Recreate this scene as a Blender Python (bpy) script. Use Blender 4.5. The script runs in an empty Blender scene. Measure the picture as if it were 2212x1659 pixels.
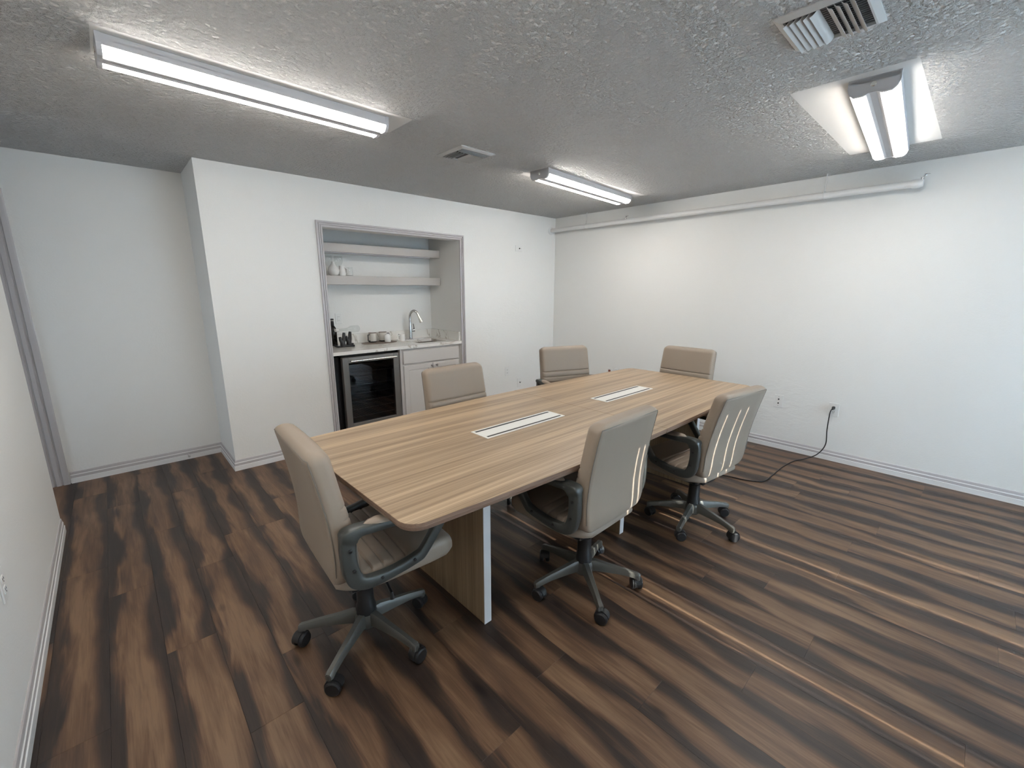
import bpy, bmesh, math, random
from mathutils import Vector, Matrix
random.seed(7)
scene = bpy.context.scene
col = scene.collection
PI = math.pi

# ------------------------------------------------------------------ camera
F_PX, YAW, PITCH, ROLL, CAM_H = 926.3, 0.7496, 0.2158, 0.0017, 1.5007
cy_, sy_, cp_, sp_ = math.cos(YAW), math.sin(YAW), math.cos(PITCH), math.sin(PITCH)
fwd = Vector((sy_*cp_, cy_*cp_, -sp_)); rgt = Vector((cy_, -sy_, 0)); upv = rgt.cross(fwd)
r2 = rgt*math.cos(ROLL) + upv*math.sin(ROLL); u2 = upv*math.cos(ROLL) - rgt*math.sin(ROLL)
cam_data = bpy.data.cameras.new('camera'); cam = bpy.data.objects.new('camera', cam_data); col.objects.link(cam)
cam_data.sensor_fit = 'HORIZONTAL'; cam_data.sensor_width = 36.0; cam_data.lens = F_PX/2212*36.0
cam_data.clip_start = 0.02
M4 = Matrix((r2, u2, -fwd)).transposed().to_4x4(); M4.translation = Vector((0, 0, CAM_H))
cam.matrix_world = M4
scene.camera = cam

# ------------------------------------------------------------------ light and exposure
vs = scene.view_settings
vs.view_transform = 'Standard'; vs.look = 'None'; vs.gamma = 1.0; vs.use_curve_mapping = False
vs.exposure = 0.0
LAMP = 37.0            # radiance of the LED lenses
SKY = 1180.0            # daylight panel outside the glass door (W)
SUN = 15.0
HALLSKY = 10.0         # daylight outside the side hall window (W)
world = bpy.data.worlds.new('world'); scene.world = world; world.use_nodes = True
bg = world.node_tree.nodes['Background']; bg.inputs[0].default_value = (0.62, 0.76, 1.0, 1); bg.inputs[1].default_value = 0.6
sun_d = bpy.data.lights.new('sun', 'SUN'); sun_d.energy = SUN; sun_d.angle = math.radians(0.22); sun_d.color = (1.0, 0.95, 0.88)
sun = bpy.data.objects.new('sun', sun_d); col.objects.link(sun)
sun.rotation_euler = Vector((0.0, 1.0, -0.390)).to_track_quat('-Z', 'Y').to_euler()
day_d = bpy.data.lights.new('daylight', 'AREA'); day_d.shape = 'RECTANGLE'; day_d.size = 3.0; day_d.size_y = 2.2
day_d.energy = SKY; day_d.color = (0.60, 0.79, 1.0)
day = bpy.data.objects.new('daylight', day_d); col.objects.link(day)
day.location = (3.0, -3.2, 1.25); day.rotation_euler = (PI/2, 0, 0)
hall_d = bpy.data.lights.new('hall_daylight', 'AREA'); hall_d.shape = 'RECTANGLE'; hall_d.size = 0.75; hall_d.size_y = 1.2
hall_d.energy = HALLSKY; hall_d.color = (0.80, 0.89, 1.0)
hall = bpy.data.objects.new('hall_daylight', hall_d); col.objects.link(hall)
hall.location = (-2.0, 4.08, 0.72); hall.rotation_euler = (PI/2, 0, -PI/2)

# ------------------------------------------------------------------ room measures (metres)
XC, XR, XL = 0.607, 4.594, -0.41          # return corner, right wall, near left wall
YB, YA, YN = 4.078, 4.68, -2.2            # niche wall, alcove wall, wall behind the camera
CH = 2.44
YEND = 3.75                               # end of the near left wall
NX0, NX1, NZ, NYB = 1.492, 2.985, 2.042, 4.71   # niche opening
ZC = 0.92                                 # counter top

# ------------------------------------------------------------------ materials
MATS = {}
def nodes(name):
    m = bpy.data.materials.new(name); m.use_nodes = True
    nt = m.node_tree; b = nt.nodes['Principled BSDF']; MATS[name] = m
    return m, nt, b
def L(nt, a, b): nt.links.new(a, b)
def plain(name, color, rough=0.5, metal=0.0, spec=0.5, bump=None, var=0.0):
    m, nt, b = nodes(name)
    b.inputs['Base Color'].default_value = (*color, 1); b.inputs['Roughness'].default_value = rough
    b.inputs['Metallic'].default_value = metal; b.inputs['Specular IOR Level'].default_value = spec
    tc = nt.nodes.new('ShaderNodeTexCoord')
    if var:
        n = nt.nodes.new('ShaderNodeTexNoise'); n.inputs['Scale'].default_value = 3.0; n.inputs['Detail'].default_value = 4
        L(nt, tc.outputs['Object'], n.inputs['Vector'])
        mx = nt.nodes.new('ShaderNodeMix'); mx.data_type = 'RGBA'
        mx.inputs[6].default_value = (*[c*(1-var) for c in color], 1); mx.inputs[7].default_value = (*[min(1, c*(1+var)) for c in color], 1)
        L(nt, n.outputs['Fac'], mx.inputs[0]); L(nt, mx.outputs[2], b.inputs['Base Color'])
    if bump:
        sc, st, di = bump
        n = nt.nodes.new('ShaderNodeTexNoise'); n.inputs['Scale'].default_value = sc; n.inputs['Detail'].default_value = 3
        bp = nt.nodes.new('ShaderNodeBump'); bp.inputs['Strength'].default_value = st; bp.inputs['Distance'].default_value = di
        L(nt, tc.outputs['Object'], n.inputs['Vector']); L(nt, n.outputs['Fac'], bp.inputs['Height']); L(nt, bp.outputs['Normal'], b.inputs['Normal'])
    return m

def math_node(nt, op, a=None, b=None, va=None, vb=None):
    n = nt.nodes.new('ShaderNodeMath'); n.operation = op
    if a is not None: L(nt, a, n.inputs[0])
    elif va is not None: n.inputs[0].default_value = va
    if b is not None: L(nt, b, n.inputs[1])
    elif vb is not None: n.inputs[1].default_value = vb
    return n.outputs[0]
def ramp(nt, fac, stops):
    r = nt.nodes.new('ShaderNodeValToRGB'); e = r.color_ramp.elements
    while len(e) < len(stops): e.new(0.5)
    for k, (p, c) in enumerate(stops): e[k].position = p; e[k].color = (*c, 1)
    L(nt, fac, r.inputs[0]); return r.outputs['Color']

def wall_material():
    m, nt, b = nodes('wall_paint')
    b.inputs['Base Color'].default_value = (0.83, 0.822, 0.792, 1); b.inputs['Roughness'].default_value = 0.62
    b.inputs['Specular IOR Level'].default_value = 0.3
    tc = nt.nodes.new('ShaderNodeTexCoord')
    n = nt.nodes.new('ShaderNodeTexNoise'); n.inputs['Scale'].default_value = 95; n.inputs['Detail'].default_value = 3
    L(nt, tc.outputs['Object'], n.inputs['Vector'])
    # trowelled repair patches with a relief of their own
    n2 = nt.nodes.new('ShaderNodeTexNoise'); n2.inputs['Scale'].default_value = 9; n2.inputs['Detail'].default_value = 6; n2.inputs['Distortion'].default_value = 1.5
    mp = nt.nodes.new('ShaderNodeMapping'); mp.inputs['Scale'].default_value = (1, 1, 2.6)
    L(nt, tc.outputs['Object'], mp.inputs['Vector']); L(nt, mp.outputs['Vector'], n2.inputs['Vector'])
    masks = []
    for c, r in (((3.75, 4.08, 0.85), 0.75), ((4.59, 1.15, 0.42), 0.35)):
        d = nt.nodes.new('ShaderNodeVectorMath'); d.operation = 'DISTANCE'; d.inputs[1].default_value = c
        L(nt, tc.outputs['Object'], d.inputs[0])
        mr = nt.nodes.new('ShaderNodeMapRange'); mr.inputs['From Min'].default_value = r; mr.inputs['From Max'].default_value = r*0.5
        L(nt, d.outputs['Value'], mr.inputs['Value']); masks.append(mr.outputs[0])
    mk = math_node(nt, 'MAXIMUM', masks[0], masks[1])
    pat = math_node(nt, 'MULTIPLY', n2.outputs['Fac'], mk)
    pat = math_node(nt, 'MULTIPLY', pat, vb=5.0)
    hgt = math_node(nt, 'ADD', n.outputs['Fac'], pat)
    bp = nt.nodes.new('ShaderNodeBump'); bp.inputs['Strength'].default_value = 0.35; bp.inputs['Distance'].default_value = 0.0022
    L(nt, hgt, bp.inputs['Height']); L(nt, bp.outputs['Normal'], b.inputs['Normal'])
    return m

PATCHES = []      # (x0,x1,y0,y1) smooth painted rectangles on the ceiling, left by older wider lamps
def ceiling_material():
    m, nt, b = nodes('popcorn_ceiling')
    b.inputs['Roughness'].default_value = 0.75; b.inputs['Base Color'].default_value = (0.77, 0.757, 0.732, 1)
    tc = nt.nodes.new('ShaderNodeTexCoord')
    n = nt.nodes.new('ShaderNodeTexNoise'); n.inputs['Scale'].default_value = 46; n.inputs['Detail'].default_value = 4; n.inputs['Roughness'].default_value = 0.6
    L(nt, tc.outputs['Object'], n.inputs['Vector'])
    v = nt.nodes.new('ShaderNodeTexVoronoi'); v.inputs['Scale'].default_value = 75; v.feature = 'SMOOTH_F1'
    L(nt, tc.outputs['Object'], v.inputs['Vector'])
    mr = nt.nodes.new('ShaderNodeMapRange'); mr.inputs['From Min'].default_value = 0.42; mr.inputs['From Max'].default_value = 0.68
    L(nt, n.outputs['Fac'], mr.inputs['Value'])
    inv = math_node(nt, 'SUBTRACT', None, v.outputs['Distance'], va=0.7)
    h = math_node(nt, 'MULTIPLY', inv, vb=0.5); h = math_node(nt, 'ADD', h, mr.outputs[0])
    sep = nt.nodes.new('ShaderNodeSeparateXYZ'); L(nt, tc.outputs['Object'], sep.inputs[0])
    mask = None
    for x0, x1, y0, y1 in PATCHES:
        ax = math_node(nt, 'ABSOLUTE', math_node(nt, 'SUBTRACT', sep.outputs['X'], vb=(x0+x1)/2))
        ay = math_node(nt, 'ABSOLUTE', math_node(nt, 'SUBTRACT', sep.outputs['Y'], vb=(y0+y1)/2))
        ix = math_node(nt, 'GREATER_THAN', ax, vb=(x1-x0)/2); iy = math_node(nt, 'GREATER_THAN', ay, vb=(y1-y0)/2)
        o = math_node(nt, 'MAXIMUM', ix, iy)
        mask = o if mask is None else math_node(nt, 'MINIMUM', mask, o)
    if mask is not None: h = math_node(nt, 'MULTIPLY', h, mask)
    bp = nt.nodes.new('ShaderNodeBump'); bp.inputs['Strength'].default_value = 1.0; bp.inputs['Distance'].default_value = 0.024
    L(nt, h, bp.inputs['Height']); L(nt, bp.outputs['Normal'], b.inputs['Normal'])
    return m

PW_ = 0.17666
def floor_material():
    m, nt, b = nodes('dark_plank_wood')
    tc = nt.nodes.new('ShaderNodeTexCoord'); oi = nt.nodes.new('ShaderNodeObjectInfo')
    off = nt.nodes.new('ShaderNodeCombineXYZ')
    L(nt, math_node(nt, 'MULTIPLY', oi.outputs['Random'], vb=37.0), off.inputs[0]); L(nt, math_node(nt, 'MULTIPLY', oi.outputs['Random'], vb=91.0), off.inputs[1])
    L(nt, math_node(nt, 'MULTIPLY', oi.outputs['Random'], vb=53.0), off.inputs[2])
    add = nt.nodes.new('ShaderNodeVectorMath'); add.operation = 'ADD'
    L(nt, tc.outputs['Object'], add.inputs[0]); L(nt, off.outputs[0], add.inputs[1])
    def nz(sx, sy, det, dist, rough=0.55):
        mp = nt.nodes.new('ShaderNodeMapping'); mp.inputs['Scale'].default_value = (sx, sy, 1)
        L(nt, add.outputs[0], mp.inputs['Vector'])
        n = nt.nodes.new('ShaderNodeTexNoise'); n.inputs['Scale'].default_value = 1.0; n.inputs['Detail'].default_value = det
        n.inputs['Distortion'].default_value = dist; n.inputs['Roughness'].default_value = rough
        L(nt, mp.outputs['Vector'], n.inputs['Vector']); return n.outputs['Fac']
    broad = nz(7, 1.2, 2.0, 0.4); mid = nz(30, 2.4, 3.0, 0.9); fine = nz(210, 7, 3.0, 0.3, 0.7)
    wob = nz(0.01, 1.7, 2.0, 0.0); wid = nz(0.02, 1.1, 1.0, 0.0)
    sp = nt.nodes.new('ShaderNodeSeparateXYZ'); L(nt, tc.outputs['Object'], sp.inputs[0])
    u = math_node(nt, 'MULTIPLY', sp.outputs['X'], vb=1/PW_)
    cen = math_node(nt, 'MULTIPLY', math_node(nt, 'SUBTRACT', wob, vb=0.5), vb=1.1)
    edge = math_node(nt, 'MULTIPLY', math_node(nt, 'SUBTRACT', mid, vb=0.5), vb=0.34)
    d = math_node(nt, 'ABSOLUTE', math_node(nt, 'ADD', math_node(nt, 'SUBTRACT', u, cen), edge))
    d = math_node(nt, 'SUBTRACT', d, math_node(nt, 'MULTIPLY', wid, vb=0.50))
    band = nt.nodes.new('ShaderNodeMapRange'); band.interpolation_type = 'SMOOTHSTEP'
    band.inputs['From Min'].default_value = 0.17; band.inputs['From Max'].default_value = -0.07
    L(nt, d, band.inputs['Value'])
    s = math_node(nt, 'ADD', math_node(nt, 'MULTIPLY', band.outputs[0], vb=0.31), math_node(nt, 'MULTIPLY', mid, vb=0.42))
    s = math_node(nt, 'ADD', s, math_node(nt, 'MULTIPLY', fine, vb=0.22))
    s = math_node(nt, 'ADD', s, math_node(nt, 'MULTIPLY', broad, vb=0.50))
    c = ramp(nt, s, [(0.50, (0.027, 0.0185, 0.0155)), (0.62, (0.042, 0.027, 0.020)), (0.74, (0.080, 0.044, 0.027)), (0.86, (0.135, 0.074, 0.041)), (1.0, (0.215, 0.128, 0.073))])
    # knots
    v = nt.nodes.new('ShaderNodeTexVoronoi'); mp = nt.nodes.new('ShaderNodeMapping'); mp.inputs['Scale'].default_value = (4.2, 1.7, 1)
    L(nt, add.outputs[0], mp.inputs['Vector']); L(nt, mp.outputs['Vector'], v.inputs['Vector']); v.inputs['Scale'].default_value = 1.0
    kn = nt.nodes.new('ShaderNodeMapRange'); kn.inputs['From Min'].default_value = 0.03; kn.inputs['From Max'].default_value = 0.09; kn.inputs['To Min'].default_value = 0.35
    L(nt, v.outputs['Distance'], kn.inputs['Value'])
    mx = nt.nodes.new('ShaderNodeMix'); mx.data_type = 'RGBA'; mx.blend_type = 'MULTIPLY'; mx.inputs[0].default_value = 1.0
    L(nt, c, mx.inputs[6]); L(nt, kn.outputs[0], mx.inputs[7]); L(nt, mx.outputs[2], b.inputs['Base Color'])
    b.inputs['Roughness'].default_value = 0.42; b.inputs['Specular IOR Level'].default_value = 0.42
    bp = nt.nodes.new('ShaderNodeBump'); bp.inputs['Strength'].default_value = 0.25; bp.inputs['Distance'].default_value = 0.0012
    L(nt, math_node(nt, 'ADD', mid, fine), bp.inputs['Height']); L(nt, bp.outputs['Normal'], b.inputs['Normal'])
    return m

def laminate(name, axis, light, dark, rough=0.38):
    m, nt, b = nodes(name)
    tc = nt.nodes.new('ShaderNodeTexCoord')
    def nz(a, c, det, dist):
        mp = nt.nodes.new('ShaderNodeMapping')
        sc = [c, c, c]; sc['XYZ'.index(axis)] = a
        mp.inputs['Scale'].default_value = sc
        L(nt, tc.outputs['Object'], mp.inputs['Vector'])
        n = nt.nodes.new('ShaderNodeTexNoise'); n.inputs['Scale'].default_value = 1; n.inputs['Detail'].default_value = det; n.inputs['Distortion'].default_value = dist
        L(nt, mp.outputs['Vector'], n.inputs['Vector']); return n.outputs['Fac']
    s = math_node(nt, 'ADD', math_node(nt, 'MULTIPLY', nz(0.7, 22, 3, 0.25), vb=0.50), math_node(nt, 'MULTIPLY', nz(1.3, 150, 3, 0.12), vb=0.50))
    mid = [(a+c)/2 for a, c in zip(light, dark)]
    c = ramp(nt, s, [(0.36, dark), (0.50, mid), (0.62, light)])
    L(nt, c, b.inputs['Base Color']); b.inputs['Roughness'].default_value = rough; b.inputs['Specular IOR Level'].default_value = 0.4
    return m

def marble():
    m, nt, b = nodes('white_quartz')
    tc = nt.nodes.new('ShaderNodeTexCoord')
    n = nt.nodes.new('ShaderNodeTexNoise'); n.inputs['Scale'].default_value = 1.8; n.inputs['Detail'].default_value = 4; n.inputs['Distortion'].default_value = 0.9
    L(nt, tc.outputs['Object'], n.inputs['Vector'])
    d = math_node(nt, 'ABSOLUTE', math_node(nt, 'SUBTRACT', n.outputs['Fac'], vb=0.5))
    c = ramp(nt, d, [(0.0, (0.46, 0.41, 0.35)), (0.005, (0.72, 0.69, 0.63)), (0.014, (0.82, 0.80, 0.75))])
    L(nt, c, b.inputs['Base Color']); b.inputs['Roughness'].default_value = 0.12
    return m

def glass(name, tint, gloss_rough=0.02, fres=1.45):
    m = bpy.data.materials.new(name); m.use_nodes = True; MATS[name] = m
    nt = m.node_tree; nt.nodes.clear()
    out = nt.nodes.new('ShaderNodeOutputMaterial'); mix = nt.nodes.new('ShaderNodeMixShader')
    tr = nt.nodes.new('ShaderNodeBsdfTransparent'); tr.inputs[0].default_value = (*tint, 1)
    gl = nt.nodes.new('ShaderNodeBsdfGlossy'); gl.inputs['Roughness'].default_value = gloss_rough
    lw = nt.nodes.new('ShaderNodeLayerWeight'); lw.inputs['Blend'].default_value = 0.5
    r0 = ((fres-1)/(fres+1))**2                      # Schlick reflectance, the same from both sides of a thin pane
    fac = math_node(nt, 'MULTIPLY', math_node(nt, 'POWER', lw.outputs['Facing'], vb=5.0), vb=0.6*(1-r0))
    fac = math_node(nt, 'ADD', fac, vb=r0)
    L(nt, fac, mix.inputs[0]); L(nt, tr.outputs[0], mix.inputs[1]); L(nt, gl.outputs[0], mix.inputs[2]); L(nt, mix.outputs[0], out.inputs[0])
    return m

def emitter(name, color, strength):
    m = bpy.data.materials.new(name); m.use_nodes = True; MATS[name] = m
    nt = m.node_tree; nt.nodes.clear()
    out = nt.nodes.new('ShaderNodeOutputMaterial'); e = nt.nodes.new('ShaderNodeEmission')
    e.inputs[0].default_value = (*color, 1); e.inputs[1].default_value = strength; L(nt, e.outputs[0], out.inputs[0])
    return m

def vane_material():
    m = bpy.data.materials.new('blind_vane_fabric'); m.use_nodes = True; MATS['blind_vane_fabric'] = m
    nt = m.node_tree; nt.nodes.clear()
    out = nt.nodes.new('ShaderNodeOutputMaterial'); mix = nt.nodes.new('ShaderNodeMixShader'); mix.inputs[0].default_value = 0.45
    d = nt.nodes.new('ShaderNodeBsdfDiffuse'); d.inputs[0].default_value = (0.75, 0.76, 0.76, 1)
    t = nt.nodes.new('ShaderNodeBsdfTranslucent'); t.inputs[0].default_value = (0.8, 0.82, 0.83, 1)
    L(nt, d.outputs[0], mix.inputs[1]); L(nt, t.outputs[0], mix.inputs[2]); L(nt, mix.outputs[0], out.inputs[0])
    return m

LAMPS = [  # end points on the ceiling, label
    (0.11, 2.49, 1.30, 2.505, 'lit LED ceiling light in front of the alcove, longest in view at upper left'),
    (2.68, 2.565, 4.06, 2.68, 'lit LED ceiling light near the corner above the far end of the table'),
    (2.66, 0.482, 4.00, 0.575, 'lit LED ceiling light near the right wall, seen end-on beside the large vent'),
    (-0.20, 0.62, 1.02, 0.64, 'lit LED ceiling light above the camera, outside the picture'),
]
PATCHES += [(0.10, 1.42, 2.35, 2.63), (2.66, 4.16, 2.48, 2.78), (2.60, 4.02, 0.33, 0.80), (-0.25, 1.14, 0.48, 0.78)]

WALL = wall_material(); CEIL = ceiling_material(); FLOOR = floor_material(); VANE = vane_material()
TRIM = plain('trim_lavender_grey', (0.50, 0.472, 0.470), 0.38, var=0.02)
TRIMW = plain('trim_white', (0.78, 0.77, 0.755), 0.35)
NICHE_WHITE = plain('niche_white', (0.72, 0.70, 0.66), 0.5)
SHELF = plain('shelf_paint_greige', (0.54, 0.495, 0.455), 0.45, var=0.02)
CABINET = plain('cabinet_paint_greige', (0.60, 0.565, 0.53), 0.42, var=0.02)
QUARTZ = marble()
TABLE = laminate('walnut_laminate_long', 'X', (0.50, 0.365, 0.235), (0.235, 0.160, 0.098))
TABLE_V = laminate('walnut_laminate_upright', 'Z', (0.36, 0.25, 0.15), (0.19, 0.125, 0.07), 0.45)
EDGE = laminate('walnut_edge_band', 'X', (0.27, 0.175, 0.12), (0.19, 0.12, 0.085), 0.4)
LEGEDGE = plain('leg_edge_grey', (0.67, 0.65, 0.635), 0.4)
WHITE = plain('white_plastic', (0.80, 0.795, 0.77), 0.35)
BOXWHITE = plain('power_box_white', (0.80, 0.79, 0.75), 0.4)
BLACK = plain('black_plastic', (0.012, 0.012, 0.013), 0.42, bump=(300, 0.1, 0.001))
BLACKG = plain('black_gloss', (0.008, 0.008, 0.009), 0.2)
DARK = plain('dark_slot', (0.010, 0.009, 0.010), 0.6)
LEATHER = plain('taupe_leather', (0.300, 0.239, 0.185), 0.52, bump=(420, 0.12, 0.0008), var=0.03)
SEAM = plain('taupe_seam', (0.20, 0.172, 0.142), 0.6)
ARM = plain('arm_grey_plastic', (0.064, 0.068, 0.063), 0.36, 0.2)
BASE = plain('base_silver_grey', (0.105, 0.102, 0.090), 0.38, 0.3)
STEEL = plain('brushed_steel', (0.29, 0.265, 0.24), 0.36, 0.85)
CHROME = plain('chrome', (0.62, 0.62, 0.62), 0.14, 1.0)
STEELB = plain('bright_steel', (0.85, 0.83, 0.78), 0.22, 1.0)
VENT = plain('vent_white', (0.62, 0.615, 0.60), 0.5)
VENTG = plain('vent_grille_grey', (0.30, 0.30, 0.295), 0.5)
DUCT = plain('duct_dark', (0.05, 0.05, 0.05), 0.7)
LAMPG = plain('lamp_housing_grey', (0.55, 0.54, 0.55), 0.4)
LENS = emitter('led_lens', (1.0, 0.955, 0.905), LAMP)
PIPE = plain('pipe_white_paint', (0.76, 0.755, 0.735), 0.4)
CERAMIC = plain('mug_cream', (0.70, 0.665, 0.60), 0.3)
CERW = plain('ceramic_white', (0.84, 0.82, 0.78), 0.25)
TRAYM = plain('tray_brown', (0.20, 0.15, 0.125), 0.6)
FGLASS = glass('fridge_dark_glass', (0.42, 0.44, 0.48), 0.02, 1.75)
CLEAR = glass('clear_glass', (0.95, 0.96, 0.955), 0.03, 1.55)
PANE = glass('window_glass', (0.95, 0.97, 0.97))
BOTTLE = glass('dark_bottle_glass', (0.05, 0.04, 0.03), 0.05, 1.6)
BRASS = plain('outlet_brown', (0.20, 0.06, 0.04), 0.4)
CORD = plain('black_cord', (0.015, 0.014, 0.014), 0.45)
HALL = plain('door_white', (0.66, 0.655, 0.65), 0.45)

# ------------------------------------------------------------------ mesh helpers
def mesh_from(name, verts, faces, mats, mi=None, smooth=None):
    me = bpy.data.meshes.new(name); me.from_pydata([tuple(v) for v in verts], [], faces)
    for m in (mats if isinstance(mats, (list, tuple)) else [mats]): me.materials.append(m)
    if mi:
        for p, k in zip(me.polygons, mi): p.material_index = k
    bm = bmesh.new(); bm.from_mesh(me); bmesh.ops.recalc_face_normals(bm, faces=bm.faces); bm.to_mesh(me); bm.free()
    if smooth:
        for p in me.polygons: p.use_smooth = True
        me.set_sharp_from_angle(angle=math.radians(smooth))
    me.update(); return me
class MB:
    def __init__(s): s.v = []; s.f = []; s.m = []
    def add(s, verts, faces, mi=0, T=None):
        o = len(s.v)
        s.v += [tuple((T @ Vector(v)) if T else v) for v in verts]
        s.f += [tuple(i+o for i in f) for f in faces]; s.m += [mi]*len(faces); return s
    def box(s, x0, x1, y0, y1, z0, z1, bev=0.0, mi=0, T=None, seg=1):
        if bev <= 0:
            v = [(x, y, z) for x in (x0, x1) for y in (y0, y1) for z in (z0, z1)]
            f = [(0, 1, 3, 2), (4, 6, 7, 5), (0, 4, 5, 1), (2, 3, 7, 6), (0, 2, 6, 4), (1, 5, 7, 3)]
            return s.add(v, f, mi, T)
        bm = bmesh.new(); bmesh.ops.create_cube(bm, size=1)
        for v in bm.verts: v.co = Vector(((x0+x1)/2 + v.co.x*(x1-x0), (y0+y1)/2 + v.co.y*(y1-y0), (z0+z1)/2 + v.co.z*(z1-z0)))
        bmesh.ops.bevel(bm, geom=list(bm.edges), offset=bev, segments=seg, affect='EDGES', profile=0.5)
        bm.verts.ensure_lookup_table()
        s.add([v.co.copy() for v in bm.verts], [tuple(v.index for v in f.verts) for f in bm.faces], mi, T); bm.free(); return s
    def loft(s, loops, cap=True, closed=True, mi=0, T=None, ring=False):
        n = len(loops[0]); v = [p for lp in loops for p in lp]; f = []
        k = len(loops)
        for a in range(k if ring else k-1):
            b = (a+1) % k
            for i in range(n if closed else n-1):
                j = (i+1) % n
                f.append((a*n+i, a*n+j, b*n+j, b*n+i))
        if cap and not ring:
            f.append(tuple(range(n))); f.append(tuple((k-1)*n+i for i in range(n)))
        return s.add(v, f, mi, T)
    def tube(s, path, r, seg=10, mi=0, T=None, cap=True):
        P = [Vector(p) for p in path]; loops = []
        R = r if isinstance(r, (list, tuple)) else [r]*len(P)
        t0 = (P[1]-P[0]).normalized(); ref = Vector((0, 0, 1)) if abs(t0.z) < 0.9 else Vector((1, 0, 0))
        nrm = (ref - t0*ref.dot(t0)).normalized()
        for i, p in enumerate(P):
            t = ((P[min(i+1, len(P)-1)]-p).normalized() + (p-P[max(i-1, 0)]).normalized())
            t = t.normalized() if t.length > 1e-9 else t0
            nrm = (nrm - t*nrm.dot(t)).normalized(); bi = t.cross(nrm)
            loops.append([p + (nrm*math.cos(2*PI*k/seg) + bi*math.sin(2*PI*k/seg))*R[i] for k in range(seg)])
        return s.loft(loops, cap, True, mi, T)
    def lathe(s, prof, seg=24, mi=0, T=None, cap=True):
        loops = [[(r*math.cos(2*PI*k/seg), r*math.sin(2*PI*k/seg), z) for k in range(seg)] for r, z in prof]
        return s.loft(loops, cap, True, mi, T)
    def prism(s, poly, z0, z1, mi=0, T=None):
        n = len(poly)
        return s.loft([[(x, y, z0) for x, y in poly], [(x, y, z1) for x, y in poly]], True, True, mi, T)
    def build(s, name, mats, parent=None, smooth=None, loc=None):
        o = bpy.data.objects.new(name, mesh_from(name, s.v, s.f, mats, s.m, smooth)); col.objects.link(o)
        if parent: o.parent = parent
        if loc: o.location = loc
        return o
def tag(o, label=None, cat=None, group=None, kind=None):
    if label: o['label'] = label
    if cat: o['category'] = cat
    if group: o['group'] = group
    if kind: o['kind'] = kind
    return o
def empty(name, loc=(0, 0, 0), rz=0.0, label=None, cat=None, group=None, kind=None):
    o = bpy.data.objects.new(name, None); col.objects.link(o); o.location = loc; o.rotation_euler = (0, 0, rz)
    o.empty_display_size = 0.05
    return tag(o, label, cat, group, kind)
def rrect(x0, x1, y0, y1, r, n=4, sub=1):
    r = min(r, (x1-x0)/2*0.999, (y1-y0)/2*0.999); pts = []
    for cx, cy, a0 in ((x1-r, y1-r, 0), (x0+r, y1-r, 90), (x0+r, y0+r, 180), (x1-r, y0+r, 270)):
        for k in range(n+1):
            a = math.radians(a0 + 90*k/n); pts.append((cx+r*math.cos(a), cy+r*math.sin(a)))
    if sub > 1:   # subdivide the long straight runs
        out = []
        for i, p in enumerate(pts):
            q = pts[(i+1) % len(pts)]; out.append(p)
            if i % (n+1) == n:
                for k in range(1, sub): out.append((p[0]+(q[0]-p[0])*k/sub, p[1]+(q[1]-p[1])*k/sub))
        pts = out
    return pts
def lerp_tab(tab, x):
    if x <= tab[0][0]: return tab[0][1]
    for (a, va), (b, vb) in zip(tab, tab[1:]):
        if x <= b:
            t = (x-a)/(b-a); return va+(vb-va)*t
    return tab[-1][1]
def smooth_tab(tab, x, h=0.045): return sum(lerp_tab(tab, x+d*h/4) for d in range(-4, 5))/9
def catmull(P, n=8):
    P = [Vector(p) for p in P]; out = []
    for i in range(len(P)-1):
        p0, p1, p2, p3 = P[max(i-1, 0)], P[i], P[i+1], P[min(i+2, len(P)-1)]
        for k in range(n):
            t = k/n
            out.append(0.5*((2*p1) + (p2-p0)*t + (2*p0-5*p1+4*p2-p3)*t*t + (3*p1-p0-3*p2+p3)*t**3))
    out.append(P[-1]); return out

# ------------------------------------------------------------------ the shell
S = 'structure'
fl = MB().box(-1.7, XR+0.12, YN-0.12, YA+0.14, -0.06, -0.0125).build('floor', DARK)
tag(fl, 'dark brown wood plank floor running through the whole room', 'floor', kind=S)
PW, PL, PG = 0.17666, 1.22, 0.0004
plank_cache = {}
def plank_mesh(w, l):
    key = (round(w, 4), round(l, 4))
    if key not in plank_cache:
        c = 0.0005; x, y = w/2-PG/2, l/2-PG/2
        v = [(-x, -y, -0.012), (x, -y, -0.012), (x, y, -0.012), (-x, y, -0.012),
             (-x, -y, -c), (x, -y, -c), (x, y, -c), (-x, y, -c),
             (-x+c, -y+c, 0), (x-c, -y+c, 0), (x-c, y-c, 0), (-x+c, y-c, 0)]
        f = [(3, 2, 1, 0)] + [(a, (a+1) % 4, 4+(a+1) % 4, 4+a) for a in range(4)] + [(4+a, 4+(a+1) % 4, 8+(a+1) % 4, 8+a) for a in range(4)] + [(8, 9, 10, 11)]
        plank_cache[key] = mesh_from('plank', v, f, FLOOR)
    return plank_cache[key]
joints = {0: 0.39, -3: 0.963, 2: 0.27, -5: 0.87, -9: 2.10, -8: 1.486, -10: 2.72, 5: -0.284, 8: 0.306, 6: 0.296, 7: -0.343, 1: 1.02, 3: 0.78, 4: 0.53, -1: 1.25, -2: 0.62, -4: 1.43, -6: 1.74, -7: 0.55}
k0 = math.floor((-1.6-1.563)/PW); k1 = math.ceil((XR-1.563)/PW)
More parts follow.
